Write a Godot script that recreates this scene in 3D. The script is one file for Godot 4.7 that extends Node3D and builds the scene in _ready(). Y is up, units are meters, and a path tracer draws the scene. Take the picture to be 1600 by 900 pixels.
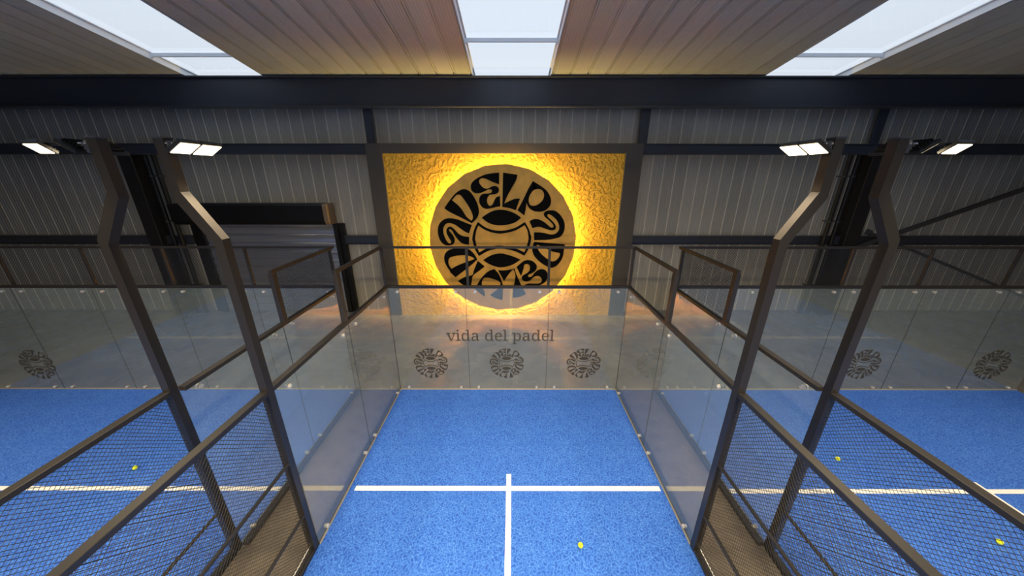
extends Node3D
# Indoor padel hall: three glass-walled courts, steel frame, metal cladding, a back-lit round sign.

const WALL_Z := -5.7          # face of the hall's cladding
const FEATURE_Z := -5.15      # face of the yellow feature wall
const SLOPE := 0.158          # rise of the roof for each metre away from the wall
const RIDGE_Z := 10.0
var M := {}
var used := {}

# ---------------------------------------------------------------- helpers
func roof_y(z: float) -> float:
	return 8.877 + SLOPE * (z + 5.15)

func numbered(called: String) -> String:
	var n: int = used.get(called, 0)
	used[called] = n + 1
	return called if n == 0 else "%s_%03d" % [called, n]

func thing(called: String, label: String, category: String, at := Vector3.ZERO, group := "", kind := "") -> Node3D:
	var o := Node3D.new()
	o.name = numbered(called)
	add_child(o, true)
	o.position = at
	o.set_meta("label", label)
	if category: o.set_meta("category", category)
	if group: o.set_meta("group", group)
	if kind: o.set_meta("kind", kind)
	return o

func begin() -> SurfaceTool:
	var st := SurfaceTool.new()
	st.begin(Mesh.PRIMITIVE_TRIANGLES)
	st.set_smooth_group(-1)
	return st

func finish(st: SurfaceTool) -> ArrayMesh:
	st.generate_normals()
	return st.commit()

func put(called: String, mesh: Mesh, mat: Material, parent: Node, at := Vector3.ZERO) -> MeshInstance3D:
	var o := MeshInstance3D.new()
	o.name = called
	o.mesh = mesh
	o.material_override = mat
	o.cast_shadow = GeometryInstance3D.SHADOW_CASTING_SETTING_ON
	parent.add_child(o, true)
	o.position = at
	return o

func part(called: String, st: SurfaceTool, mat: Material, parent: Node, at := Vector3.ZERO) -> MeshInstance3D:
	return put(called, finish(st), mat, parent, at)

func tri(st: SurfaceTool, a: Vector3, b: Vector3, c: Vector3) -> void:
	st.add_vertex(a); st.add_vertex(b); st.add_vertex(c)

func quad(st: SurfaceTool, a: Vector3, b: Vector3, c: Vector3, d: Vector3) -> void:
	tri(st, a, b, c); tri(st, a, c, d)

# box with chamfered edges, in the frame of basis b around centre c
func cbox(st: SurfaceTool, c: Vector3, s: Vector3, ch := 0.0, b := Basis.IDENTITY) -> void:
	var h := s * 0.5
	ch = minf(ch, minf(h.x, minf(h.y, h.z)) * 0.6)
	var faces := [[Vector3.RIGHT, Vector3.UP, Vector3.BACK], [Vector3.LEFT, Vector3.UP, Vector3.FORWARD], [Vector3.UP, Vector3.BACK, Vector3.RIGHT],
		[Vector3.DOWN, Vector3.FORWARD, Vector3.RIGHT], [Vector3.BACK, Vector3.UP, Vector3.LEFT], [Vector3.FORWARD, Vector3.UP, Vector3.RIGHT]]
	for f in faces:
		var n: Vector3 = f[0]
		var u: Vector3 = f[1]
		var v: Vector3 = f[2]
		var hn := n * absf(n.dot(h))
		var hu := u * (absf(u.dot(h)) - ch)
		var hv := v * (absf(v.dot(h)) - ch)
		quad(st, c + b * (hn - hu - hv), c + b * (hn - hu + hv), c + b * (hn + hu + hv), c + b * (hn + hu - hv))
	if ch <= 0.0: return
	for i in 3:
		var j := (i + 1) % 3
		var k := (i + 2) % 3
		for sj in [-1.0, 1.0]:
			for sk in [-1.0, 1.0]:
				var p := Vector3.ZERO
				var q := Vector3.ZERO
				p[j] = sj * h[j]; p[k] = sk * (h[k] - ch)
				q[j] = sj * (h[j] - ch); q[k] = sk * h[k]
				var e := Vector3.ZERO
				e[i] = h[i] - ch
				if sj * sk < 0: quad(st, c + b * (p - e), c + b * (q - e), c + b * (q + e), c + b * (p + e))
				else: quad(st, c + b * (p + e), c + b * (q + e), c + b * (q - e), c + b * (p - e))
	for sx in [-1.0, 1.0]:
		for sy in [-1.0, 1.0]:
			for sz in [-1.0, 1.0]:
				var a := c + b * Vector3(sx * h.x, sy * (h.y - ch), sz * (h.z - ch))
				var d := c + b * Vector3(sx * (h.x - ch), sy * h.y, sz * (h.z - ch))
				var g := c + b * Vector3(sx * (h.x - ch), sy * (h.y - ch), sz * h.z)
				if sx * sy * sz > 0: tri(st, a, g, d)
				else: tri(st, a, d, g)

# box from lower to upper corner
func mm(st: SurfaceTool, lo: Vector3, hi: Vector3, ch := 0.004) -> void:
	cbox(st, (lo + hi) * 0.5, hi - lo, ch)

func box_mesh(s: Vector3, ch := 0.004) -> ArrayMesh:
	var st := begin()
	cbox(st, Vector3.ZERO, s, ch)
	return finish(st)

# square bar between two points; w is its width across, h along "up"
func bar(st: SurfaceTool, a: Vector3, b: Vector3, w: float, h: float, up := Vector3.UP, ch := 0.003) -> void:
	var y := (b - a).normalized()
	var x := y.cross(up).normalized()
	var z := x.cross(y)
	cbox(st, (a + b) * 0.5, Vector3(w, a.distance_to(b), h), ch, Basis(x, y, z))

func tube(st: SurfaceTool, a: Vector3, b: Vector3, r: float, n := 10, caps := true) -> void:
	var y := (b - a).normalized()
	var x := y.cross(Vector3.UP if absf(y.y) < 0.9 else Vector3.RIGHT).normalized()
	var z := x.cross(y)
	for i in n:
		var p := (x * cos(TAU * i / n) + z * sin(TAU * i / n)) * r
		var q := (x * cos(TAU * (i + 1) / n) + z * sin(TAU * (i + 1) / n)) * r
		quad(st, a + p, a + q, b + q, b + p)
		if caps:
			tri(st, a, a + q, a + p)
			tri(st, b, b + p, b + q)

# flat outline (x, y) drawn out from z0 to z1
func extrude(st: SurfaceTool, pts: PackedVector2Array, z0: float, z1: float, o := Vector3.ZERO, s := 1.0) -> void:
	if Geometry2D.is_polygon_clockwise(pts): pts.reverse()
	var idx := Geometry2D.triangulate_polygon(pts)
	var v := func(p: Vector2, z: float) -> Vector3: return o + Vector3(p.x * s, p.y * s, z)
	for i in range(0, idx.size(), 3):
		var a := pts[idx[i]]; var b := pts[idx[i + 1]]; var c := pts[idx[i + 2]]
		if (b - a).cross(c - a) > 0:
			var t := b; b = c; c = t
		tri(st, v.call(a, z1), v.call(b, z1), v.call(c, z1))
		tri(st, v.call(a, z0), v.call(c, z0), v.call(b, z0))
	for i in pts.size():
		var a := pts[i]; var b := pts[(i + 1) % pts.size()]
		quad(st, v.call(a, z0), v.call(a, z1), v.call(b, z1), v.call(b, z0))

# profile (across, out) drawn along "length": across = +x, out = +z, length = +y
func profile_mesh(pr: Array, back: float, length: float) -> ArrayMesh:
	var st := begin()
	var ring := []
	for p in pr: ring.append(Vector2(p[0], p[1]))
	ring.append(Vector2(pr[-1][0], back)); ring.append(Vector2(pr[0][0], back))
	var poly := PackedVector2Array(ring)
	for i in ring.size():
		var a: Vector2 = ring[i]
		var b: Vector2 = ring[(i + 1) % ring.size()]
		quad(st, Vector3(a.x, 0, a.y), Vector3(a.x, length, a.y), Vector3(b.x, length, b.y), Vector3(b.x, 0, b.y))
	var idx := Geometry2D.triangulate_polygon(poly)
	for i in range(0, idx.size(), 3):
		for e in [0.0, length]:
			tri(st, Vector3(poly[idx[i]].x, e, poly[idx[i]].y), Vector3(poly[idx[i + 1]].x, e, poly[idx[i + 1]].y), Vector3(poly[idx[i + 2]].x, e, poly[idx[i + 2]].y))
	return finish(st)

# closed outline through points of [x, y, corner] in thousandths, rounded except at the corners
func outline(raw: Array) -> PackedVector2Array:
	var p := []
	var corner := []
	for i in range(0, raw.size(), 3):
		p.append(Vector2(raw[i], raw[i + 1]) * 0.001); corner.append(raw[i + 2] == 1)
	var out := PackedVector2Array()
	var n := p.size()
	for i in n:
		var p1: Vector2 = p[i]
		var p2: Vector2 = p[(i + 1) % n]
		var p0: Vector2 = p1 if corner[i] else p[(i - 1 + n) % n]
		var p3: Vector2 = p2 if corner[(i + 1) % n] else p[(i + 2) % n]
		out.append(p1)
		for t in [0.33, 0.67]:
			out.append(p1.cubic_interpolate(p2, p0, p3, t))
	return out

# wire lattice of diamonds filling a rectangle from o along u (length lu) and v (length lv)
func lattice(st: SurfaceTool, o: Vector3, u: Vector3, v: Vector3, lu: float, lv: float, pitch: float, r: float) -> void:
	var n := u.cross(v).normalized()
	for side in [1, -1]:
		var k := -lv
		while k < lu:
			var a := Vector2(k, 0.0)
			var b := Vector2(k + lv, lv)
			if a.x < 0: a = Vector2(0, -k)
			if b.x > lu: b = Vector2(lu, lu - k)
			if b.y - a.y > 0.01:
				if side < 0: a.y = lv - a.y; b.y = lv - b.y
				var p := o + u * a.x + v * a.y
				var q := o + u * b.x + v * b.y
				var y := (q - p).normalized()
				var x := y.cross(n).normalized() * r
				var z := n * r
				for e in [[x, z], [z, -x], [-x, -z], [-z, x]]:
					quad(st, p + e[0], p + e[1], q + e[1], q + e[0])
			k += pitch

func noise_tex(kind: int, freq: float, octaves: int, ramp: Array, size := 512, warp := 0.0, seed_ := 1, fractal := FastNoiseLite.FRACTAL_FBM) -> NoiseTexture2D:
	var n := FastNoiseLite.new()
	n.seed = seed_
	n.noise_type = kind
	n.frequency = freq
	n.fractal_type = fractal
	n.fractal_octaves = octaves
	if warp > 0.0:
		n.domain_warp_enabled = true
		n.domain_warp_amplitude = warp
		n.domain_warp_frequency = freq * 1.5
	var t := NoiseTexture2D.new()
	t.width = size; t.height = size
	t.seamless = true
	t.noise = n
	if ramp:
		var g := Gradient.new()
		g.offsets = PackedFloat32Array(ramp.map(func(e): return e[0]))
		g.colors = PackedColorArray(ramp.map(func(e): return e[1]))
		t.color_ramp = g
	return t

func mat(color: Color, rough := 0.6, metal := 0.0) -> StandardMaterial3D:
	var m := StandardMaterial3D.new()
	m.albedo_color = color
	m.roughness = rough
	m.metallic = metal
	return m

func world_uv(m: StandardMaterial3D, tiles_per_metre: float) -> StandardMaterial3D:
	m.uv1_triplanar = true
	m.uv1_world_triplanar = true
	m.uv1_scale = Vector3.ONE * tiles_per_metre
	return m

func glow(color: Color, energy: float) -> StandardMaterial3D:
	var m := mat(Color(0.9, 0.88, 0.84), 0.4)
	m.emission_enabled = true
	m.emission = color
	m.emission_energy_multiplier = energy
	return m

func materials() -> void:
	var simplex := FastNoiseLite.TYPE_SIMPLEX_SMOOTH
	M.steel = mat(Color(0.25, 0.26, 0.29), 0.3)
	M.steel.metallic_specular = 0.5
	M.frame = mat(Color(0.16, 0.15, 0.145), 0.38)
	M.black = mat(Color(0.045, 0.045, 0.05), 0.5)
	M.chrome = mat(Color(0.88, 0.87, 0.85), 0.3, 0.6)
	M.alu = mat(Color(0.95, 0.96, 0.97), 0.4)
	M.channel = mat(Color(0.66, 0.63, 0.56), 0.5)
	M.wire = mat(Color(0.13, 0.13, 0.135), 0.4)
	M.seal = mat(Color(0.12, 0.14, 0.14), 0.5)
	M.print = mat(Color(0.23, 0.22, 0.2), 0.7)
	M.line = mat(Color(0.96, 0.96, 0.96), 0.9)
	M.ball = mat(Color(0.86, 0.93, 0.05), 0.9)
	M.seam = mat(Color(0.93, 0.94, 0.85), 0.9)
	var streak := noise_tex(simplex, 0.02, 4, [[0.0, Color(0.86, 0.86, 0.86)], [0.5, Color(0.95, 0.95, 0.95)], [1.0, Color(1, 1, 1)]], 512, 0.0, 5)
	M.cladding = []
	for k in 4:
		var c := world_uv(mat(Color(0.755, 0.735, 0.68) * (0.96 + 0.025 * k), 0.36, 0.2), 0.5)
		c.uv1_scale = Vector3(3.0, 0.12, 3.0)
		c.albedo_texture = streak
		M.cladding.append(c)
	M.joint = mat(Color(0.90, 0.87, 0.80), 0.45)
	M.roof = []
	for k in 4:
		var c := world_uv(mat(Color(0.87, 0.875, 0.82) * (0.965 + 0.015 * k), 0.42, 0.1), 0.5)
		M.roof.append(c)
	M.shutter = mat(Color(0.76, 0.77, 0.80), 0.25, 0.7)
	M.letter = mat(Color(0.03, 0.03, 0.035), 0.7)
	M.letter.metallic_specular = 0.25
	M.surround = mat(Color(0.30, 0.285, 0.27), 0.5)
	M.endcap = mat(Color(0.55, 0.46, 0.36), 0.5)
	M.turf = world_uv(mat(Color(1, 1, 1), 0.95), 0.8)
	M.turf.albedo_texture = noise_tex(simplex, 0.018, 4, [[0.0, Color(0.11, 0.27, 0.66)], [0.35, Color(0.15, 0.36, 0.77)], [0.6, Color(0.19, 0.41, 0.82)], [0.78, Color(0.27, 0.50, 0.88)], [1.0, Color(0.55, 0.73, 0.96)]], 1024, 34.0, 11, FastNoiseLite.FRACTAL_RIDGED)
	M.turf.heightmap_enabled = true
	M.turf.heightmap_scale = 0.6
	M.turf.heightmap_texture = noise_tex(simplex, 0.05, 3, [], 512, 20.0, 12)
	M.concrete = world_uv(mat(Color(1, 1, 1), 0.3), 0.22)
	M.concrete.albedo_texture = noise_tex(simplex, 0.006, 5, [[0.0, Color(0.43, 0.42, 0.40)], [0.5, Color(0.50, 0.49, 0.47)], [1.0, Color(0.57, 0.56, 0.53)]], 512, 15.0, 21)
	M.concrete.roughness = 1.0
	M.concrete.roughness_texture = noise_tex(simplex, 0.007, 3, [[0.0, Color(0.12, 0.12, 0.12)], [0.5, Color(0.2, 0.2, 0.2)], [0.6, Color(0.32, 0.32, 0.32)], [1.0, Color(0.4, 0.4, 0.4)]], 512, 30.0, 22)
	M.concrete.roughness_texture_channel = BaseMaterial3D.TEXTURE_CHANNEL_RED
	M.corridor = world_uv(mat(Color(1, 1, 1), 0.55), 0.3)  # brown grey floor, with the dark of the unlit corridor put into its colour
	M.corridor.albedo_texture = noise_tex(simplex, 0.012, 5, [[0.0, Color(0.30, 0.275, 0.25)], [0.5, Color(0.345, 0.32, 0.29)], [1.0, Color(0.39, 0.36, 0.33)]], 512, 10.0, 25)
	M.stucco = world_uv(mat(Color(0.97, 0.77, 0.26), 0.6), 0.24)
	M.stucco.heightmap_enabled = true
	M.stucco.heightmap_scale = 7.0
	M.stucco.heightmap_texture = noise_tex(simplex, 0.012, 3, [[0.0, Color.BLACK], [0.45, Color(0.3, 0.3, 0.3)], [0.62, Color(0.85, 0.85, 0.85)], [1.0, Color.WHITE]], 1024, 45.0, 31, FastNoiseLite.FRACTAL_RIDGED)
	M.gold = world_uv(mat(Color(1.0, 0.76, 0.33), 0.5), 0.6)
	M.gold.albedo_texture = noise_tex(simplex, 0.01, 4, [[0.0, Color(0.88, 0.88, 0.88)], [1.0, Color(1, 1, 1)]], 256, 0.0, 41)
	var gl := mat(Color(0.62, 0.70, 0.725, 0.135), 0.03)
	gl.transparency = BaseMaterial3D.TRANSPARENCY_ALPHA
	M.glass = gl
	var pc := mat(Color(0.9, 0.95, 1.0, 0.06), 0.05)
	pc.transparency = BaseMaterial3D.TRANSPARENCY_ALPHA
	M.poly = pc
	M.lens = glow(Color(1.0, 0.9, 0.72), 6.0)
	M.led = glow(Color(1.0, 0.85, 0.45), 3.0)

# ---------------------------------------------------------------- the hall
func hall() -> void:
	var fl := thing("floor", "smooth grey concrete hall floor under and around the courts", "floor", Vector3.ZERO, "", "structure")
	put("slab", box_mesh(Vector3(48.4, 0.2, 31.8), 0.0), M.concrete, fl, Vector3(0, -0.13, 10.0))
	# back wall: upright metal panels with joint strips
	var wall := thing("wall_back", "wall of upright taupe metal cladding panels behind the courts", "wall", Vector3.ZERO, "", "structure")
	var w := 0.455
	var top := roof_y(WALL_Z) - 0.01
	var pr := [[0.0, -0.012], [0.012, -0.012], [0.016, 0.0]]
	for c in [0.12, 0.23, 0.34]:
		pr.append_array([[c - 0.022, 0.0], [c - 0.016, -0.007], [c + 0.016, -0.007], [c + 0.022, 0.0]])
	pr.append_array([[w - 0.016, 0.0], [w - 0.012, -0.012], [w, -0.012]])
	var panel := profile_mesh(pr, -0.10, top + 0.03)
	var strip := box_mesh(Vector3(0.034, top + 0.03, 0.028), 0.006)
	var n := 104
	for i in n:
		var x := (i - n / 2.0) * w + 0.05
		put("panel", panel, M.cladding[(i * 7 + i / 3) % 4], wall, Vector3(x, -0.03, WALL_Z))
		put("joint_strip", strip, M.joint, wall, Vector3(x, (top - 0.03) / 2.0, WALL_Z + 0.004))
	var shell := world_uv(mat(Color(0.50, 0.475, 0.455), 0.45), 0.5)
	for s in [-1, 1]:
		var side := thing("wall_left" if s < 0 else "wall_right", "plain taupe metal side wall of the hall", "wall", Vector3.ZERO, "", "structure")
		put("cladding", box_mesh(Vector3(0.2, 11.6, 31.8), 0.0), shell, side, Vector3(s * 24.0, 5.7, 10.0))
	var far := thing("wall_front", "plain taupe metal end wall of the hall facing the sign", "wall", Vector3.ZERO, "", "structure")
	put("cladding", box_mesh(Vector3(48.2, 9.0, 0.2), 0.0), shell, far, Vector3(0, 4.4, 25.8))

func roof() -> void:
	var ceiling := thing("ceiling", "sloping ceiling of ribbed taupe roof panels between the skylights", "ceiling", Vector3.ZERO, "", "structure")
	var z0 := WALL_Z - 0.12
	var tilt := atan(SLOPE)
	var long_ := (RIDGE_Z - z0) / cos(tilt)
	# panel lies along +y of the profile; turned so that its face looks down
	var turn := Basis(Vector3.RIGHT, PI / 2.0 - tilt)
	var bays := [[-24.0, -11.12], [-8.42, -1.27], [1.45, 8.72], [11.6, 24.0]]
	var shapes := {}
	for b in bays:
		var count := roundi((b[1] - b[0]) / 0.585)
		var w: float = (b[1] - b[0]) / count
		if not shapes.has(w):
			var pr := [[0.0, -0.06], [0.022, -0.06], [0.026, 0.0], [0.05, 0.0], [0.054, -0.04], [0.076, -0.04], [0.08, 0.0]]
			for k in 6:
				var c: float = 0.085 + (w - 0.115) * (k + 0.5) / 6.0
				pr.append_array([[c - 0.022, 0.0], [c - 0.016, -0.01], [c + 0.016, -0.01], [c + 0.022, 0.0]])
			pr.append_array([[w - 0.026, 0.0], [w - 0.022, -0.06], [w, -0.06]])
			shapes[w] = profile_mesh(pr, -0.09, long_)
		for i in count:
			var o := put("panel", shapes[w], M.roof[(i * 5 + i / 2) % 4], ceiling, Vector3(b[0] + i * w, roof_y(z0), z0))
			o.basis = turn
		# the slope on the other side of the ridge
		var st := begin()
		var mid := (RIDGE_Z + 25.9) / 2.0
		cbox(st, Vector3((b[0] + b[1]) / 2.0, roof_y(2.0 * RIDGE_Z - mid) + 0.05, mid), Vector3(b[1] - b[0], 0.1, 15.9 / cos(tilt) + 0.1), 0.0, Basis(Vector3.RIGHT, tilt))
		part("far_slope", st, M.roof[1], ceiling)
	# skylights: white kerbs, glazing bars, clear sheets
	var holes := [[-11.12, -8.42, -4.2, "beside the outer court with the open floor corner"], [-1.27, 1.45, -3.42, "over the middle court and the sign"], [8.72, 11.6, -4.2, "on the side of the diagonal bracing"]]
	for k in 3:
		var h: Array = holes[k]
		var win := thing("window_%d" % (k + 1), ["long roof skylight on the roller shutter side", "long roof skylight in line with the round sign", "long roof skylight on the diagonal bracing side"][k], "skylight", Vector3.ZERO, "", "structure")
		var a := func(x: float, z: float, up: float) -> Vector3: return Vector3(x, roof_y(z) + up, z)
		for e in [[h[0], 1.0], [h[1], -1.0]]:
			var st := begin()
			for seg in [[z0, RIDGE_Z], [RIDGE_Z, 25.9]]:
				var y0: float = seg[0] if seg[0] < RIDGE_Z else 2.0 * RIDGE_Z - seg[0]
				var y1: float = seg[1] if seg[1] <= RIDGE_Z else 2.0 * RIDGE_Z - seg[1]
				bar(st, Vector3(e[0] + e[1] * 0.016, roof_y(y0) + 0.10, seg[0]), Vector3(e[0] + e[1] * 0.016, roof_y(y1) + 0.10, seg[1]), 0.03, 0.19)
				bar(st, Vector3(e[0] + e[1] * 0.03, roof_y(y0) + 0.205, seg[0]), Vector3(e[0] + e[1] * 0.03, roof_y(y1) + 0.205, seg[1]), 0.09, 0.03)
			part("kerb", st, M.alu, win)
		for z in [h[2], h[2] + 5.0, h[2] + 10.0]:
			var st := begin()
			bar(st, a.call(h[0] + 0.03, z, 0.13), a.call(h[1] - 0.03, z, 0.13), 0.05, 0.1)
			mm(st, a.call(h[0] + 0.03, z, 0.05) - Vector3(0, 0, 0.03), a.call(h[0] + 0.09, z, 0.1) + Vector3(0, 0, 0.03))
			mm(st, a.call(h[1] - 0.09, z, 0.05) - Vector3(0, 0, 0.03), a.call(h[1] - 0.03, z, 0.1) + Vector3(0, 0, 0.03))
			part("glazing_bar", st, M.alu, win)
		for s in [1, -1]:
			var st := begin()
			var p0: Vector3 = a.call(h[0], z0, 0.2)
			var p1: Vector3 = a.call(h[1], z0, 0.2)
			var p2: Vector3 = a.call(h[1], RIDGE_Z, 0.2)
			var p3: Vector3 = a.call(h[0], RIDGE_Z, 0.2)
			if s < 0:
				p0.z = 2.0 * RIDGE_Z - p0.z; p1.z = p0.z
			quad(st, p0, p1, p2, p3)
			part("pane", st, M.poly, win)

func steelwork() -> void:
	# eaves beam, an I-section
	var t := thing("steel_beam", "deep blue-black steel eaves beam right under the roof panels", "beam", Vector3.ZERO, "", "structure")
	var st := begin()
	mm(st, Vector3(-23.9, 7.96, -5.27), Vector3(23.9, 8.84, -5.22))
	part("web", st, M.steel, t)
	for y in [[7.9, 7.96], [8.8, 8.85]]:
		st = begin()
		mm(st, Vector3(-23.9, y[0], -5.42), Vector3(23.9, y[1], -5.1), 0.008)
		part("flange", st, M.steel, t)
	# wall beams
	for g in [[-23.9, -5.22, 6.38, 6.745, "upper dark wall beam running from the feature wall over the roller shutter"], [4.87, 23.9, 6.38, 6.745, "upper dark wall beam running from the feature wall over the diagonal bracing"],
			[-23.9, -12.95, 2.98, 3.33, "low dark wall beam ending beside the roller shutter on its column side"], [-6.75, -5.22, 2.98, 3.33, "short low wall beam between the roller shutter and feature wall"],
			[4.87, 23.9, 2.98, 3.33, "low dark wall beam from the feature wall past the diagonal bracing"]]:
		t = thing("wall_beam", g[4], "beam", Vector3.ZERO, "", "structure")
		st = begin()
		var zf := -5.17 if g[2] > 5.0 else -5.45
		mm(st, Vector3(g[0], g[2] + 0.03, zf - 0.08), Vector3(g[1], g[3] - 0.03, zf - 0.05))
		part("web", st, M.steel, t)
		for y in [g[2], g[3] - 0.03]:
			st = begin()
			mm(st, Vector3(g[0], y, zf - 0.24), Vector3(g[1], y + 0.03, zf), 0.006)
			part("flange", st, M.steel, t)
	# tall columns, H-section
	for c in [[-14.45, -13.95, "tall dark steel column between wall cladding and roller shutter"], [13.38, 13.95, "tall dark steel column where the diagonal bracing starts"]]:
		t = thing("steel_column", c[2], "column", Vector3(0, 0, 0), "", "structure")
		for z in [-5.19, -5.66]:
			st = begin()
			mm(st, Vector3(c[0], -0.03, z - 0.03), Vector3(c[1], 6.38, z + 0.01), 0.006)
			part("flange", st, M.frame, t)
		st = begin()
		var inner: float = c[1] - 0.12 if c[0] < 0 else c[0] + 0.12
		mm(st, Vector3(inner - 0.02, -0.03, -5.65), Vector3(inner + 0.02, 6.38, -5.2))
		part("web", st, M.frame, t)
		for k in 2:
			var px: float = (c[1] + 0.35 + k * 0.32) if c[0] < 0 else (c[0] - 0.35 - k * 0.32)
			t = thing("downpipe", ["dark drain pipe", "outer dark drain pipe"][k] + (" beside the column next to the roller shutter" if c[0] < 0 else " beside the column at the diagonal bracing"), "pipe")
			st = begin()
			tube(st, Vector3(px, -0.03, -5.36), Vector3(px, 6.37, -5.36), 0.075, 12)
			part("pipe", st, M.black, t)
			for y in [1.2, 3.9, 5.6]:
				st = begin()
				tube(st, Vector3(px, y, -5.36), Vector3(px, y + 0.05, -5.36), 0.085, 12)
				mm(st, Vector3(px - 0.02, y, -5.66), Vector3(px + 0.02, y + 0.05, -5.4))
				part("clamp", st, M.steel, t)
	# short posts between wall beams and eaves beam
	for p in [[-5.28, -4.98, "short dark post above the feature wall corner on the shutter side"], [4.78, 5.1, "short dark post above the feature wall corner on the bracing side"], [13.35, 13.68, "short black post above the column at the diagonal bracing"]]:
		t = thing("steel_post", p[2], "post", Vector3.ZERO, "posts over the feature wall corners" if p[0] < 6 else "", "")
		st = begin()
		mm(st, Vector3(p[0], 6.745, -5.5), Vector3(p[1], 7.9, -5.46), 0.005)
		part("front_flange", st, M.steel, t)
		st = begin()
		mm(st, Vector3((p[0] + p[1]) / 2 - 0.02, 6.745, -5.66), Vector3((p[0] + p[1]) / 2 + 0.02, 7.9, -5.5), 0.005)
		part("web", st, M.steel, t)
	# diagonal bracing
	for b in [[Vector3(14.0, 2.85, -5.34), Vector3(21.5, 5.88, -5.34), 0.09, "thick diagonal brace tube rising from the dark column"], [Vector3(14.12, 3.56, -5.12), Vector3(22.0, 0.72, -5.12), 0.055, "thinner diagonal brace tube falling from the dark column"]]:
		t = thing("brace_tube", b[3], "brace")
		st = begin()
		tube(st, b[0], b[1], b[2], 14)
		part("pipe", st, M.surround, t)
		st = begin()
		bar(st, b[0] - (b[1] - b[0]).normalized() * 0.12, b[0] + (b[1] - b[0]).normalized() * 0.16, 0.2, 0.03, Vector3.BACK)
		part("gusset", st, M.steel, t)

func shutter() -> void:
	var t := thing("door_1", "closed dark roller shutter with a black box above its slats", "roller shutter", Vector3.ZERO, "", "structure")
	var st := begin()
	var z := -5.55
	var sh := PackedVector2Array([Vector2(-5.65, 3.82), Vector2(-5.18, 3.82), Vector2(-5.1, 3.98), Vector2(-5.1, 4.55), Vector2(-5.14, 4.62), Vector2(-5.65, 4.62)])
	# the box's outline lies in (z, y): draw along x
	var boxed := begin()
	extrude(boxed, sh, 0.0, 5.95)
	var o := part("shutter_box", boxed, M.black, t, Vector3(-13.15, 0, 0))
	o.basis = Basis(Vector3.BACK, Vector3.UP, Vector3.RIGHT)
	boxed = begin()
	extrude(boxed, sh, 0.0, 0.16)
	o = part("end_cap", boxed, M.endcap, t, Vector3(-7.2, 0, 0.004))
	o.basis = Basis(Vector3.BACK, Vector3.UP, Vector3.RIGHT)
	for x in [[-12.9, -12.4], [-7.1, -6.72]]:
		st = begin()
		mm(st, Vector3(x[0], -0.03, -5.66), Vector3(x[1], 3.82, -5.5), 0.006)
		mm(st, Vector3(x[0] + (0.3 if x[0] < -10 else 0.0), -0.03, -5.5), Vector3(x[1] - (0.0 if x[0] < -10 else 0.2), 3.82, -5.42), 0.006)
		part("guide_rail", st, M.black, t)
	var slat := begin()
	var hs := 0.342
	var prof := PackedVector2Array()
	prof.append_array([Vector2(0.0, 0.0), Vector2(0.03, 0.025), Vector2(0.04, 0.15), Vector2(0.03, 0.27), Vector2(0.008, 0.30), Vector2(0.0, hs - 0.004), Vector2(-0.02, hs - 0.004), Vector2(-0.02, 0.0)])
	extrude(slat, prof, 0.0, 5.4)
	var sm := finish(slat)
	for i in 12:
		o = put("slat", sm, M.shutter, t, Vector3(-12.45, -0.03 + i * hs, z))
		o.basis = Basis(Vector3.BACK, Vector3.UP, Vector3.RIGHT)

func feature() -> void:
	var t := thing("feature_wall", "yellow textured plaster wall in a dark steel frame behind the sign", "wall", Vector3.ZERO, "", "structure")
	var st := begin()
	mm(st, Vector3(-4.7, -0.03, FEATURE_Z - 0.3), Vector3(4.3, 6.5, FEATURE_Z), 0.0)
	part("plaster", st, M.stucco, t)
	for c in [[-5.22, -4.63], [4.24, 4.87]]:
		st = begin()
		mm(st, Vector3(c[0], -0.03, -5.6), Vector3(c[1], 6.745, FEATURE_Z + 0.07), 0.008)
		part("frame_column", st, M.surround, t)
	st = begin()
	mm(st, Vector3(-4.63, 6.405, -5.6), Vector3(4.24, 6.745, FEATURE_Z + 0.065), 0.008)
	part("frame_header", st, M.surround, t)

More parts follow.
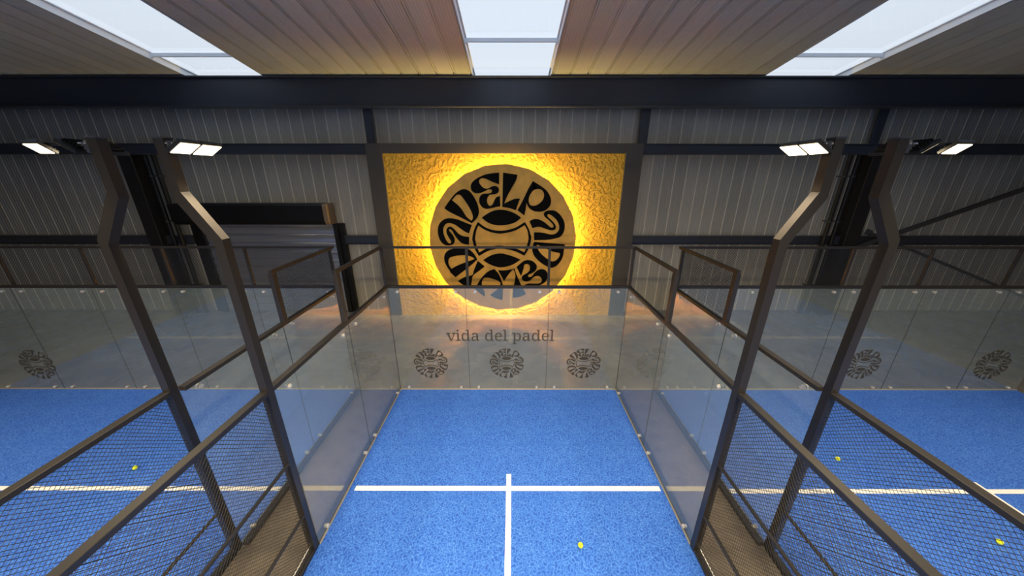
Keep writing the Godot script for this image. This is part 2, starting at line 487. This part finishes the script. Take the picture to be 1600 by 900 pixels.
const GLYPHS := [
	[-37,897,1, -130,889,0, -229,869,0, -328,824,0, -385,778,0, -405,733,0, -397,681,0, -357,648,0, -302,644,0, -245,662,0, -189,688,0, -151,694,0, -132,675,0, -144,651,0, -191,640,0, -246,638,0, -286,611,0, -302,565,0, -295,511,0, -260,465,0, -206,446,0, -139,457,0, -71,473,0, -28,479,1, -29,609,1, -74,596,0, -97,568,0, -121,517,0, -144,490,0, -172,487,0, -196,517,0, -201,560,0, -184,603,0, -157,628,0, -113,630,0, -68,641,0, -44,667,0, -45,704,0, -72,731,0, -122,732,0, -161,713,0, -200,700,0, -244,713,0, -278,746,0, -297,783,0, -287,814,0, -252,830,0, -197,819,0, -132,788,0, -39,755,1],
	[-765,456,1, -665,560,1, -593,502,0, -534,434,0, -482,346,0, -418,292,1, -412,259,1, -529,323,0, -640,377,0, -716,418,0],
	[-765,456,1, -661,587,0, -590,656,0, -533,688,0, -477,693,0, -423,667,0, -370,598,0, -328,511,0, -311,424,0, -323,357,0, -358,307,0, -412,259,1, -419,290,1, -394,323,0, -398,379,0, -432,457,0, -484,544,0, -536,614,0, -575,627,0, -609,610,0, -665,552,1],
	[-413,235,1, -486,261,0, -587,304,0, -677,323,0, -757,318,0, -819,281,0, -857,230,0, -875,158,0, -869,83,0, -842,11,0, -793,-34,0, -729,-42,0, -675,-22,0, -654,19,0, -660,66,0, -689,118,0, -719,153,0, -721,174,0, -701,178,0, -676,153,0, -650,101,0, -602,31,0, -546,-16,0, -462,-34,1, -454,72,1, -541,86,0, -602,121,0, -646,174,0, -693,210,0, -732,204,0, -757,164,0, -752,113,0, -722,54,0, -701,11,0, -712,-16,0, -739,-16,0, -771,31,0, -793,89,0, -803,153,0, -791,208,0, -756,250,0, -703,261,0, -636,239,0, -581,199,0, -514,151,0, -456,122,1],
	[14,897,1, 197,871,1, 181,809,0, 126,715,0, 65,609,0, 25,514,1, 93,546,0, 165,574,0, 232,577,1, 207,512,0, 177,429,1, 92,457,0, 0,471,1],
	[395,794,1, 336,694,0, 272,560,0, 200,429,1, 289,363,1, 307,435,0, 315,523,1, 345,539,1, 347,582,0, 362,625,0, 403,681,0, 447,699,1],
	[395,794,1, 479,747,0, 569,684,0, 622,609,0, 639,544,0, 621,479,0, 567,429,0, 488,411,0, 409,422,0, 352,462,0, 317,523,1, 345,542,1, 364,498,0, 413,486,0, 469,503,0, 523,550,0, 545,604,0, 537,657,0, 500,692,0, 447,699,0, 403,681,1],
	[361,285,1, 411,310,0, 468,313,0, 526,293,0, 584,256,0, 644,206,0, 673,200,0, 686,217,0, 670,251,0, 617,302,0, 564,346,0, 551,380,0, 573,413,0, 635,427,0, 703,419,0, 768,369,0, 817,296,0, 836,223,0, 825,142,0, 782,79,0, 708,54,0, 604,36,0, 429,32,1, 425,136,1, 496,136,0, 577,125,0, 648,108,0, 705,114,0, 750,148,0, 765,200,0, 750,257,0, 713,313,0, 660,358,0, 620,378,0, 597,369,0, 606,341,0, 651,302,0, 699,251,0, 718,206,0, 702,175,0, 657,166,0, 587,182,0, 529,205,0, 471,213,0, 403,194,1],
	[430,6,1, 849,-29,1, 837,-140,1, 776,-144,0, 669,-122,0, 584,-74,0, 466,-29,1, 425,-18,1],
	[424,-3,1, 466,-29,1, 482,-87,0, 528,-158,0, 608,-225,0, 674,-265,0, 728,-261,0, 773,-219,0, 791,-170,0, 781,-141,1, 837,-140,1, 832,-197,0, 800,-267,0, 749,-329,0, 690,-356,0, 630,-344,0, 544,-295,0, 471,-231,0, 424,-164,0, 406,-98,0],
	[193,-348,1, 246,-299,0, 305,-258,0, 365,-249,0, 424,-270,0, 468,-317,0, 475,-360,0, 452,-404,0, 410,-435,0, 362,-460,0, 355,-486,0, 375,-498,0, 411,-486,0, 447,-435,0, 488,-398,0, 535,-381,0, 589,-391,0, 627,-435,0, 633,-492,0, 607,-556,0, 554,-600,0, 482,-630,0, 408,-639,0, 317,-633,1, 310,-613,1, 371,-594,0, 456,-597,0, 517,-591,0, 550,-562,0, 551,-524,0, 520,-486,0, 478,-477,0, 430,-498,0, 394,-537,0, 346,-558,0, 291,-550,0, 266,-511,0, 284,-473,0, 332,-444,0, 368,-410,0, 381,-367,0, 372,-323,0, 336,-302,0, 300,-317,0, 289,-367,0, 277,-416,0, 254,-477,1],
	[145,-377,1, 173,-442,0, 170,-543,0, 145,-672,0, 137,-806,1, 238,-796,0, 327,-750,1, 255,-607,0, 193,-467,0, 163,-373,1],
	[-66,-398,1, 42,-398,0, 145,-377,1, 79,-454,0, 15,-553,1, -30,-467,0],
	[-355,-240,1, -399,-161,0, -456,-105,0, -525,-79,0, -631,-79,0, -727,-102,0, -788,-144,0, -813,-210,0, -807,-283,0, -773,-361,0, -726,-433,0, -701,-465,1, -726,-378,1, -755,-324,0, -761,-275,0, -746,-226,0, -697,-198,0, -619,-183,0, -518,-177,0, -436,-198,0, -388,-234,1],
	[-355,-240,1, -388,-232,1, -475,-266,0, -584,-306,0, -670,-345,0, -730,-382,1, -747,-418,1, -673,-499,1, -566,-417,0, -454,-330,0],
	[-350,-262,1, -257,-340,1, -337,-405,0, -423,-474,0, -448,-569,0, -465,-666,1, -558,-621,0, -640,-554,1, -533,-493,0, -435,-467,0, -408,-392,0],
	[-119,-379,1, -204,-411,0, -278,-478,0, -342,-563,0, -401,-672,1, -335,-738,0, -269,-788,1, -264,-738,0, -296,-646,0, -303,-576,0, -273,-512,0, -206,-505,0, -122,-528,0, -49,-563,0, -38,-607,0, -88,-685,0, -186,-766,1, -102,-817,0, -9,-843,1, -4,-646,0, -25,-543,0, -60,-454,0],
	[-276,333,1, -208,379,0, -128,418,0, -38,435,0, 59,426,0, 160,391,0, 249,333,1, 172,273,0, 69,241,0, -40,231,0, -137,245,0, -211,279,0],
	[-272,-250,1, -199,-201,0, -116,-167,0, -21,-156,0, 44,-168,0, 150,-201,0, 243,-243,1, 151,-305,0, 55,-340,0, -47,-351,0, -131,-330,0, -201,-299,0],
	[-328,275,1, -258,219,0, -167,176,0, -47,157,0, 69,169,0, 184,205,0, 300,275,1, 296,234,1, 184,168,0, 69,134,0, -47,121,0, -157,140,0, -248,178,0, -323,231,1],
	[300,275,1, 351,188,0, 382,96,0, 389,78,0, 381,-3,0, 350,-98,0, 299,-185,1, 298,-139,1, 332,-51,0, 353,43,0, 353,49,0, 340,154,0, 296,236,1],
	[299,-185,1, 186,-129,0, 68,-96,0, -49,-84,0, -138,-99,0, -221,-127,0, -329,-190,1, -325,-141,1, -232,-89,0, -143,-58,0, -49,-44,0, 68,-58,0, 185,-89,0, 298,-139,1],
	[-329,-190,1, -379,-99,0, -407,8,0, -412,49,0, -394,142,0, -362,220,0, -328,275,1, -321,233,1, -357,153,0, -376,49,0, -371,19,0, -355,-63,0, -325,-141,1],
]
const LETTERS := [[0], [1, 2], [3], [4], [5, 6], [7], [8, 9], [10], [11, 12], [13, 14], [15], [16]]
const MOTIF := [[17], [18], [19, 20, 21, 22]]

func back_lit_sign() -> void:
	var c := Vector3(-0.26, 3.21, 0)
	var t := thing("round_sign", "huge round golden sign with black lettering around a tennis ball", "sign", c)
	var st := begin()
	var rim := PackedVector2Array()
	for i in 22: rim.append(Vector2.from_angle(TAU * (i + 0.27) / 22.0) * 2.84)
	extrude(st, rim, -4.83, -4.77)
	part("disc", st, M.gold, t)
	for l in LETTERS:
		st = begin()
		for k in l: extrude(st, outline(GLYPHS[k]), -4.77, -4.725, Vector3.ZERO, 2.83)
		part("letter", st, M.letter, t)
	for l in MOTIF:
		st = begin()
		for k in l: extrude(st, outline(GLYPHS[k]), -4.77, -4.725, Vector3.ZERO, 2.83)
		part("ball_outline" if l.size() > 1 else "ball_seam", st, M.letter, t)
	st = begin()
	for i in 22:
		var a := Vector2.from_angle(TAU * i / 22.0) * 2.62
		var b := Vector2.from_angle(TAU * (i + 1) / 22.0) * 2.62
		bar(st, Vector3(a.x, a.y, -4.845), Vector3(b.x, b.y, -4.845), 0.03, 0.03, Vector3.BACK, 0.0)
	part("light_strip", st, M.led, t)
	for i in 6:
		var a := Vector2.from_angle(TAU * (i + 0.5) / 6.0) * 1.8
		st = begin()
		tube(st, Vector3(a.x, a.y, FEATURE_Z), Vector3(a.x, a.y, -4.83), 0.03, 8)
		part("standoff", st, M.steel, t)
	for i in 22:
		var l := OmniLight3D.new()
		l.name = "halo_light"
		t.add_child(l, true)
		var a := Vector2.from_angle(TAU * (i + 0.5) / 22.0) * 2.62
		l.position = Vector3(a.x, a.y, -4.89)
		l.light_color = Color(1.0, 0.84, 0.46)
		l.light_energy = HALO
		l.light_size = 0.03
		l.omni_range = 30.0
		l.omni_attenuation = 2.0
		l.shadow_enabled = true

func print_logo(parent: Node3D, at: Vector3, r: float) -> void:
	var st := begin()
	for gph in GLYPHS: extrude(st, outline(gph), 0.0, 0.002, Vector3.ZERO, r)
	part("printed_emblem", st, M.print, parent, at)

# ---------------------------------------------------------------- courts
func turf(x0: float, x1: float, label: String) -> Node3D:
	var t := thing("turf_floor", label, "court floor", Vector3.ZERO, "", "structure")
	put("carpet", box_mesh(Vector3(x1 - x0, 0.03, 20.0), 0.0), M.turf, t, Vector3((x0 + x1) / 2, -0.015, 10.0))
	return t

func court_line(t: Node3D, x0: float, x1: float, z0: float, z1: float) -> void:
	var st := begin()
	mm(st, Vector3(x0, 0.0, z0), Vector3(x1, 0.004, z1), 0.001)
	part("court_line", st, M.line, t)

func bolt(parent: Node3D, at: Vector3, n: Vector3) -> void:
	var st := begin()
	tube(st, at, at + n * 0.026, 0.034, 12)
	tube(st, at - n * 0.036, at - n * 0.013, 0.03, 12)
	tube(st, at + n * 0.026, at + n * 0.036, 0.018, 6)
	part("bolt", st, M.chrome, parent)

# the glass end of a court at z = 0
func back_screen(xs: Array, label: String, meshed: bool, posts: Array) -> Array:
	var t := thing("glass_screen", label, "glass screen", Vector3(0, 0, 0))
	var panes := []
	for i in xs.size() - 1:
		var a: float = xs[i] + 0.004
		var b: float = xs[i + 1] - 0.004
		var g := put("glass_panel", box_mesh(Vector3(b - a, 2.985, 0.012), 0.0), M.glass, t, Vector3((a + b) / 2, 1.5, 0.0))
		for y in [0.075, 2.9]:
			for x in [a + 0.24, b - 0.24]:
				bolt(g, Vector3(x - (a + b) / 2, y - 1.5, 0.0), Vector3.BACK)
		panes.append(g)
		if i > 0:
			var st := begin()
			mm(st, Vector3(xs[i] - 0.004, 0.0, -0.005), Vector3(xs[i] + 0.004, 2.98, 0.005), 0.0)
			part("joint_seal", st, M.seal, t)
	var l: float = xs[0]
	var r: float = xs[-1]
	for e in [[2.985, 3.055, 0.07], [3.99, 4.045, 0.05]]:
		var st := begin()
		mm(st, Vector3(l - 0.085, e[0], -0.03 - e[2] / 2), Vector3(r + 0.085, e[1], -0.03 + e[2] / 2), 0.004)
		part("rail", st, M.frame, t)
	for x in posts:
		var st := begin()
		mm(st, Vector3(x - 0.03, 3.055, -0.055), Vector3(x + 0.03, 3.99, -0.005), 0.004)
		part("upright", st, M.frame, t)
	var st := begin()
	mm(st, Vector3(l, 0.0, -0.02), Vector3(r, 0.035, -0.008), 0.002)
	mm(st, Vector3(l, 0.0, 0.008), Vector3(r, 0.03, 0.018), 0.002)
	part("base_channel", st, M.channel, t)
	if meshed:
		st = begin()
		lattice(st, Vector3(l, 3.055, -0.03), Vector3.RIGHT, Vector3.UP, r - l, 0.935, 0.06, 0.0036)
		part("wire_mesh", st, M.wire, t).set_meta("kind", "stuff")
	return panes

# the glass side of a court between its end and the light pole; s = which way the outside lies
func side_screen(x: float, s: float, label: String, meshed: bool) -> void:
	var t := thing("glass_screen", label, "glass screen")
	for z in [[0.02, 1.996], [2.004, 3.985]]:
		var g := put("glass_panel", box_mesh(Vector3(0.012, 2.96, z[1] - z[0]), 0.0), M.glass, t, Vector3(x, 1.485, (z[0] + z[1]) / 2))
		var half: float = (z[1] - z[0]) / 2
		for y in [0.075, 2.86]:
			for q in [-half + 0.24, half - 0.24]:
				bolt(g, Vector3(0, y - 1.485, q), Vector3(-s, 0, 0))
	var st := begin()
	mm(st, Vector3(x - 0.005, 0.0, 1.996), Vector3(x + 0.005, 2.96, 2.004), 0.0)
	mm(st, Vector3(x - 0.006, 0.0, 0.008), Vector3(x + 0.006, 2.96, 0.02), 0.0)
	part("joint_seal", st, M.seal, t)
	st = begin()
	mm(st, Vector3(minf(x, x + s * 0.09), 2.965, 0.008), Vector3(maxf(x, x + s * 0.09), 3.03, 3.99), 0.004)
	part("rail", st, M.frame, t)
	st = begin()
	mm(st, Vector3(minf(x + s * 0.02, x + s * 0.08), 3.98, 0.0), Vector3(maxf(x + s * 0.02, x + s * 0.08), 4.045, 2.05), 0.004)
	part("rail", st, M.frame, t)
	for z in [[1.95, 2.06]]:
		st = begin()
		mm(st, Vector3(minf(x + s * 0.01, x + s * 0.09), 3.03, z[0]), Vector3(maxf(x + s * 0.01, x + s * 0.09), 3.98, z[1]), 0.004)
		part("upright", st, M.frame, t)
	st = begin()
	mm(st, Vector3(minf(x - s * 0.02, x - s * 0.008), 0.0, 0.03), Vector3(maxf(x - s * 0.02, x - s * 0.008), 0.035, 3.99), 0.002)
	part("base_channel", st, M.channel, t)
	st = begin()
	mm(st, Vector3(minf(x + s * 0.01, x + s * 0.11), -0.03, 0.0), Vector3(maxf(x + s * 0.01, x + s * 0.11), 0.05, 3.99), 0.004)
	part("base_beam", st, M.frame, t)
	if meshed:
		st = begin()
		lattice(st, Vector3(x + s * 0.05, 3.03, 0.0), Vector3.BACK, Vector3.UP, 1.95, 0.95, 0.06, 0.0036)
		part("wire_mesh", st, M.wire, t).set_meta("kind", "stuff")

# wire fence from the light pole onwards
func fence(x: float, s: float, label: String) -> void:
	var t := thing("mesh_fence", label, "fence")
	var z0 := 4.09
	var z1 := 9.94
	var st := begin()
	mm(st, Vector3(x - 0.05, 2.96, z0), Vector3(x + 0.05, 3.025, z1), 0.005)
	part("top_rail", st, M.frame, t)
	st = begin()
	mm(st, Vector3(x - 0.05, -0.03, z0), Vector3(x + 0.05, 0.05, z1), 0.005)
	part("base_beam", st, M.frame, t)
	st = begin()
	mm(st, Vector3(x + s * 0.052 - 0.007, -0.03, z0), Vector3(x + s * 0.052 + 0.007, 0.058, z1), 0.001)
	part("edge_strip", st, M.alu if absf(x) < 3.5 else M.black, t)
	for y in ([0.79, 1.81] if absf(x) < 3.5 else [0.88, 1.92]):
		st = begin()
		tube(st, Vector3(x - signf(x) * 0.028, y, z0), Vector3(x - signf(x) * 0.028, y, z1), 0.023, 10)
		part("rod", st, M.frame, t)
	st = begin()
	lattice(st, Vector3(x, 0.05, z0), Vector3.BACK, Vector3.UP, z1 - z0, 2.91, 0.056, 0.0027)
	part("wire_mesh", st, M.wire, t).set_meta("kind", "stuff")

# cranked light pole: straight to 4.95 m, leaning over the corridor to 5.45 m, then upright
func pole(x: float, xt: float, z: float, label: String) -> void:
	var t := thing("floodlight_pole", label, "light pole", Vector3(0, 0, z))
	var w := 0.05
	var sg := signf(xt - x)
	var k := 0.028 * sg
	var st := begin()
	var seg := [[Vector2(x, -0.03), Vector2(x, 4.95)], [Vector2(x, 4.95), Vector2(xt, 5.44)], [Vector2(xt, 5.44), Vector2(xt, 5.97)]]
	var names := ["column", "cranked_neck", "head_post"]
	for i in 3:
		var a: Vector2 = seg[i][0]
		var b: Vector2 = seg[i][1]
		var lo := [0.0, k, k][i] as float
		var hi := [k, k, 0.0][i] as float
		st = begin()
		# the mitred ends tilt with the lean
		extrude(st, PackedVector2Array([Vector2(a.x - w, a.y + lo), Vector2(a.x + w, a.y - lo), Vector2(b.x + w, b.y - hi), Vector2(b.x - w, b.y + hi)]), -0.05, 0.05)
		part(names[i], st, M.frame, t)
	st = begin()
	mm(st, Vector3(xt - 0.056, 5.97, -0.056), Vector3(xt + 0.056, 5.985, 0.056), 0.002)
	part("cap", st, M.steel, t)

func beam_light(parent: Node3D, at: Vector3, n: Vector3, energy: float) -> void:
	var l := SpotLight3D.new()
	l.name = "flood_light"
	parent.add_child(l, true)
	l.light_color = Color(1.0, 0.90, 0.72)
	l.light_energy = energy
	l.light_size = 0.09
	l.spot_angle = 66.0
	l.spot_angle_attenuation = 1.0
	l.spot_range = 60.0
	l.spot_attenuation = 2.0
	l.shadow_enabled = true
	l.transform = Transform3D(Basis.looking_at(n, Vector3.BACK), at)

# one flat lamp module: lens corner-to-corner vectors u, v around centre c, looking along n
func module(t: Node3D, c: Vector3, u: Vector3, v: Vector3, energy: float) -> void:
	var x := u.normalized()
	var z := u.cross(v).normalized()
	if z.y > 0: z = -z
	var y := z.cross(x)
	var b := Basis(x, y, z)
	var st := begin()
	cbox(st, c - z * 0.022, Vector3(u.length() + 0.03, v.length() + 0.035, 0.036), 0.006, b)
	for i in 5:
		cbox(st, c - z * 0.05 + y * (i - 2) * 0.03, Vector3(u.length() * 0.8, 0.006, 0.03), 0.0, b)
	var h := part("module_housing", st, M.black, t)
	st = begin()
	cbox(st, c - z * 0.001, Vector3(u.length(), v.length(), 0.008), 0.002, b)
	part("lens", st, M.lens, h)
	beam_light(t, c + z * 0.02, z, energy)

# s = +1: lamp looks towards +x; zs mirrors it along the court for the far poles
func floodlight(xt: float, s: float, z: float, zs: float, third: bool, label: String) -> void:
	var t := thing("floodlight", label, "floodlight", Vector3(0, 0, z))
	var base := xt + s * 0.205
	for m in [[0.11, -0.09], [-0.125, -0.345]]:
		var zc: float = zs * (m[0] + m[1]) / 2.0
		module(t, Vector3(base, 5.8775, zc), Vector3(0, 0, m[0] - m[1]), Vector3(s * 0.13, 0.085, 0), FLOOD)
	var st := begin()
	mm(st, Vector3(minf(xt + s * 0.05, xt + s * 0.1), 5.84, -0.045), Vector3(maxf(xt + s * 0.05, xt + s * 0.1), 5.95, 0.045), 0.01)
	tube(st, Vector3(xt + s * 0.1, 5.895, -0.03), Vector3(xt + s * 0.1, 5.895, 0.03), 0.05, 14)
	bar(st, Vector3(xt + s * 0.1, 5.9, 0), Vector3(base - s * 0.02, 5.92, 0), 0.05, 0.03)
	var br := part("bracket", st, M.steel, t)
	st = begin()
	for q in [0.07, 0.13]: tube(st, Vector3(xt + s * q, 5.925, 0.03), Vector3(xt + s * q, 5.925, 0.055), 0.008, 8)
	part("screw", st, M.chrome, br)
	if third:
		# extra module turned along the court; on unseen poles added to light the wall
		module(t, Vector3(xt + s * 0.53, 5.872, 0.06 * zs), Vector3(0.14, 0, 0), Vector3(0, 0.076, 0.1 * zs), FLOOD * (0.6 if zs > 0 else 2.2))
		st = begin()
		bar(st, Vector3(base, 5.92, 0.0), Vector3(xt + s * 0.5, 5.92, 0.02), 0.04, 0.03)
		part("arm", st, M.black, t)

func ball(at: Vector3, label: String) -> void:
	var t := thing("tennis_ball", label, "ball", at)
	var s := SphereMesh.new()
	s.radius = 0.04; s.height = 0.08; s.radial_segments = 24; s.rings = 12
	put("felt", s, M.ball, t)
	var st := begin()
	var prev := Vector3.ZERO
	for i in 33:
		var a := TAU * i / 32.0
		var p := Vector3(cos(a) + 0.35 * cos(3 * a), sin(a) - 0.35 * sin(3 * a), 1.18 * sin(2 * a)).normalized() * 0.04
		if i > 0: tube(st, prev, p, 0.0014, 4, false)
		prev = p
	part("seam", st, M.seam, t)

func courts() -> void:
	var t := turf(-3.0, 3.0, "blue turf of the narrow middle court with a white T line")
	court_line(t, -2.88, 2.93, 2.955, 3.055)
	court_line(t, 0.0, 0.095, 2.695, 2.955)
	court_line(t, 0.0, 0.095, 3.055, 17.3)
	t = turf(-14.2, -4.25, "blue turf of the wide court on the roller shutter side")
	court_line(t, -14.15, -4.3, 2.97, 3.06)
	t = turf(4.19, 14.17, "blue turf of the wide court on the diagonal bracing side")
	court_line(t, 4.24, 9.055, 3.01, 3.10)
	court_line(t, 9.145, 14.12, 3.01, 3.10)
	court_line(t, 9.055, 9.145, 2.86, 17.1)
	for c in [[-4.23, -3.02, "brown grey corridor strip, darkened as unlit, between middle court and shutter side court"], [3.02, 4.17, "brown grey corridor strip, darkened as unlit, between middle court and bracing side court"]]:
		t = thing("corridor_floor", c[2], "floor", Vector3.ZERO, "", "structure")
		put("darkened_strip", box_mesh(Vector3(c[1] - c[0], 0.012, 20.0), 0.0), M.corridor, t, Vector3((c[0] + c[1]) / 2, -0.023, 10.0))
	# glass ends
	var p := back_screen([-3.0, -1.06, 1.04, 3.0], "clear glass end wall printed vida del padel below the sign", false, [-3.03, -0.99, 1.01, 3.03])
	for i in 3: print_logo(p[i], Vector3([-2.08, -0.03, 2.05][i] - p[i].position.x, 0.82 - 1.5, 0.006), 0.535)
	var txt := TextMesh.new()
	var font := SystemFont.new()
	font.font_names = PackedStringArray(["Droid Serif"])
	txt.font = font
	txt.text = "vida del padel"
	txt.font_size = 64
	txt.pixel_size = 0.01
	txt.depth = 0.004
	var bb := txt.get_aabb()
	var o := put("printed_text", txt, M.print, p[1], Vector3(-0.2 - p[1].position.x, 0.0, 0.008))
	var k := 2.83 / bb.size.x
	o.scale = Vector3(k, k, 1.0)
	o.position = Vector3(-0.2 - p[1].position.x - bb.get_center().x * k, 1.64 - 1.5 - bb.get_center().y * k, 0.008)
	p = back_screen([-14.2, -12.4, -10.38, -8.36, -6.34, -4.25], "long glass end wall in front of the roller shutter", true, [-14.2, -12.3, -10.25, -8.3, -6.31, -4.28])
	print_logo(p[0], Vector3(-12.78 - p[0].position.x, 0.77 - 1.5, 0.006), 0.53)
	p = back_screen([4.19, 6.34, 8.38, 10.4, 12.5, 14.17], "long glass end wall in front of the diagonal bracing", true, [4.22, 6.31, 8.3, 10.2, 12.3, 14.17])
	print_logo(p[2], Vector3(9.62 - p[2].position.x, 0.8 - 1.5, 0.006), 0.53)
	print_logo(p[4], Vector3(13.12 - p[4].position.x, 0.79 - 1.5, 0.006), 0.53)
	# glass sides
	side_screen(-3.0, -1.0, "glass side wall of the middle court facing the roller shutter", false)
	side_screen(3.0, 1.0, "glass side wall of the middle court facing the diagonal bracing", false)
	side_screen(-4.25, 1.0, "glass side wall with meshed top frame of the shutter side court", true)
	side_screen(4.19, -1.0, "glass side wall with meshed top frame of the bracing side court", true)
	# fences, poles, lamps
	fence(-3.055, -1.0, "black wire mesh fence along the middle court facing shutter side")
	fence(3.04, 1.0, "black wire mesh fence along the middle court facing bracing side")
	fence(-4.30, 1.0, "black wire mesh fence along the wide court on shutter side")
	fence(4.22, -1.0, "black wire mesh fence along the wide court on bracing side")
	var who := [[-3.055, -3.335, 1.0, "middle court, shutter side"], [-4.30, -3.99, -1.0, "wide court, shutter side"], [3.035, 3.30, -1.0, "middle court, bracing side"], [4.22, 3.92, 1.0, "wide court, bracing side"]]
	for q in who:
		pole(q[0], q[1], 4.04, "dark cranked light pole at the corner of the %s" % q[3])
		floodlight(q[1], q[2], 4.04, 1.0, absf(q[0]) > 3.5, "lit floodlight on the cranked pole of the %s" % q[3])
	for q in who:  # out of view: poles and lamps added to brighten the turf and back wall
		pole(q[0], q[1], 10.0, "added unseen cranked light pole halfway along the %s" % q[3])
		floodlight(q[1], q[2], 10.0, -1.0, true, "added unseen lit floodlight on the halfway pole of the %s" % q[3])
	for q in who:  # unseen far end lamps, also added for the light on turf and wall
		pole(q[0], q[1], 15.96, "added unseen cranked light pole at the far end of the %s" % q[3])
		floodlight(q[1], q[2], 15.96, -1.0, true, "added unseen lit floodlight on the far end pole of the %s" % q[3])
	for q in [[-14.27, -14.55, 1.0, "wide court, shutter side"], [14.24, 14.52, -1.0, "wide court, bracing side"]]:  # outer poles added beyond the view to brighten the wide courts
		for e in [[4.04, 1.0, "first"], [10.0, -1.0, "halfway"], [15.96, -1.0, "last"]]:
			pole(q[0], q[1], e[0], "%s added unseen light pole along the outer edge of the %s" % [e[2], q[3]])
			floodlight(q[1], q[2], e[0], e[1], false, "added unseen lit floodlight on the %s outer edge pole of the %s" % [e[2], q[3]])
	ball(Vector3(1.211, 0.04, 4.02), "yellow tennis ball beside the long white line of middle court")
	ball(Vector3(-7.536, 0.04, 2.59), "yellow tennis ball on the court in front of roller shutter")
	ball(Vector3(6.938, 0.04, 2.35), "yellow tennis ball behind the white line on bracing side court")
	ball(Vector3(8.009, 0.04, 3.96), "yellow tennis ball before the white line on bracing side court")

const FLOOD := 13.0
const HALO := 1.1

func _ready() -> void:
	var cam := Camera3D.new()
	cam.name = "camera"
	add_child(cam)
	cam.position = Vector3(0.1127, 5.6211, 7.4938)
	cam.basis = Basis(Vector3.UP, 0.0009) * Basis(Vector3.RIGHT, -0.3364) * Basis(Vector3.BACK, 0.0006)
	cam.fov = rad_to_deg(2.0 * atan(450.0 / 499.0))
	cam.near = 0.05
	cam.far = 400.0
	cam.current = true
	var sky := ProceduralSkyMaterial.new()
	sky.sky_top_color = Color(0.86, 0.92, 0.985)
	sky.sky_horizon_color = Color(0.92, 0.95, 0.99)
	sky.sky_curve = 0.3
	sky.ground_horizon_color = Color(0.62, 0.62, 0.6)
	sky.ground_bottom_color = Color(0.4, 0.4, 0.38)
	sky.sky_energy_multiplier = 1.05
	var env := Environment.new()
	env.background_mode = Environment.BG_SKY
	env.sky = Sky.new()
	env.sky.sky_material = sky
	env.tonemap_mode = Environment.TONE_MAPPER_LINEAR
	env.tonemap_exposure = 1.0
	env.sdfgi_enabled = true
	env.ssao_enabled = true
	env.ssil_enabled = true
	var we := WorldEnvironment.new()
	we.name = "environment"
	we.environment = env
	add_child(we)
	materials()
	hall()
	roof()
	steelwork()
	shutter()
	feature()
	back_lit_sign()
	courts()
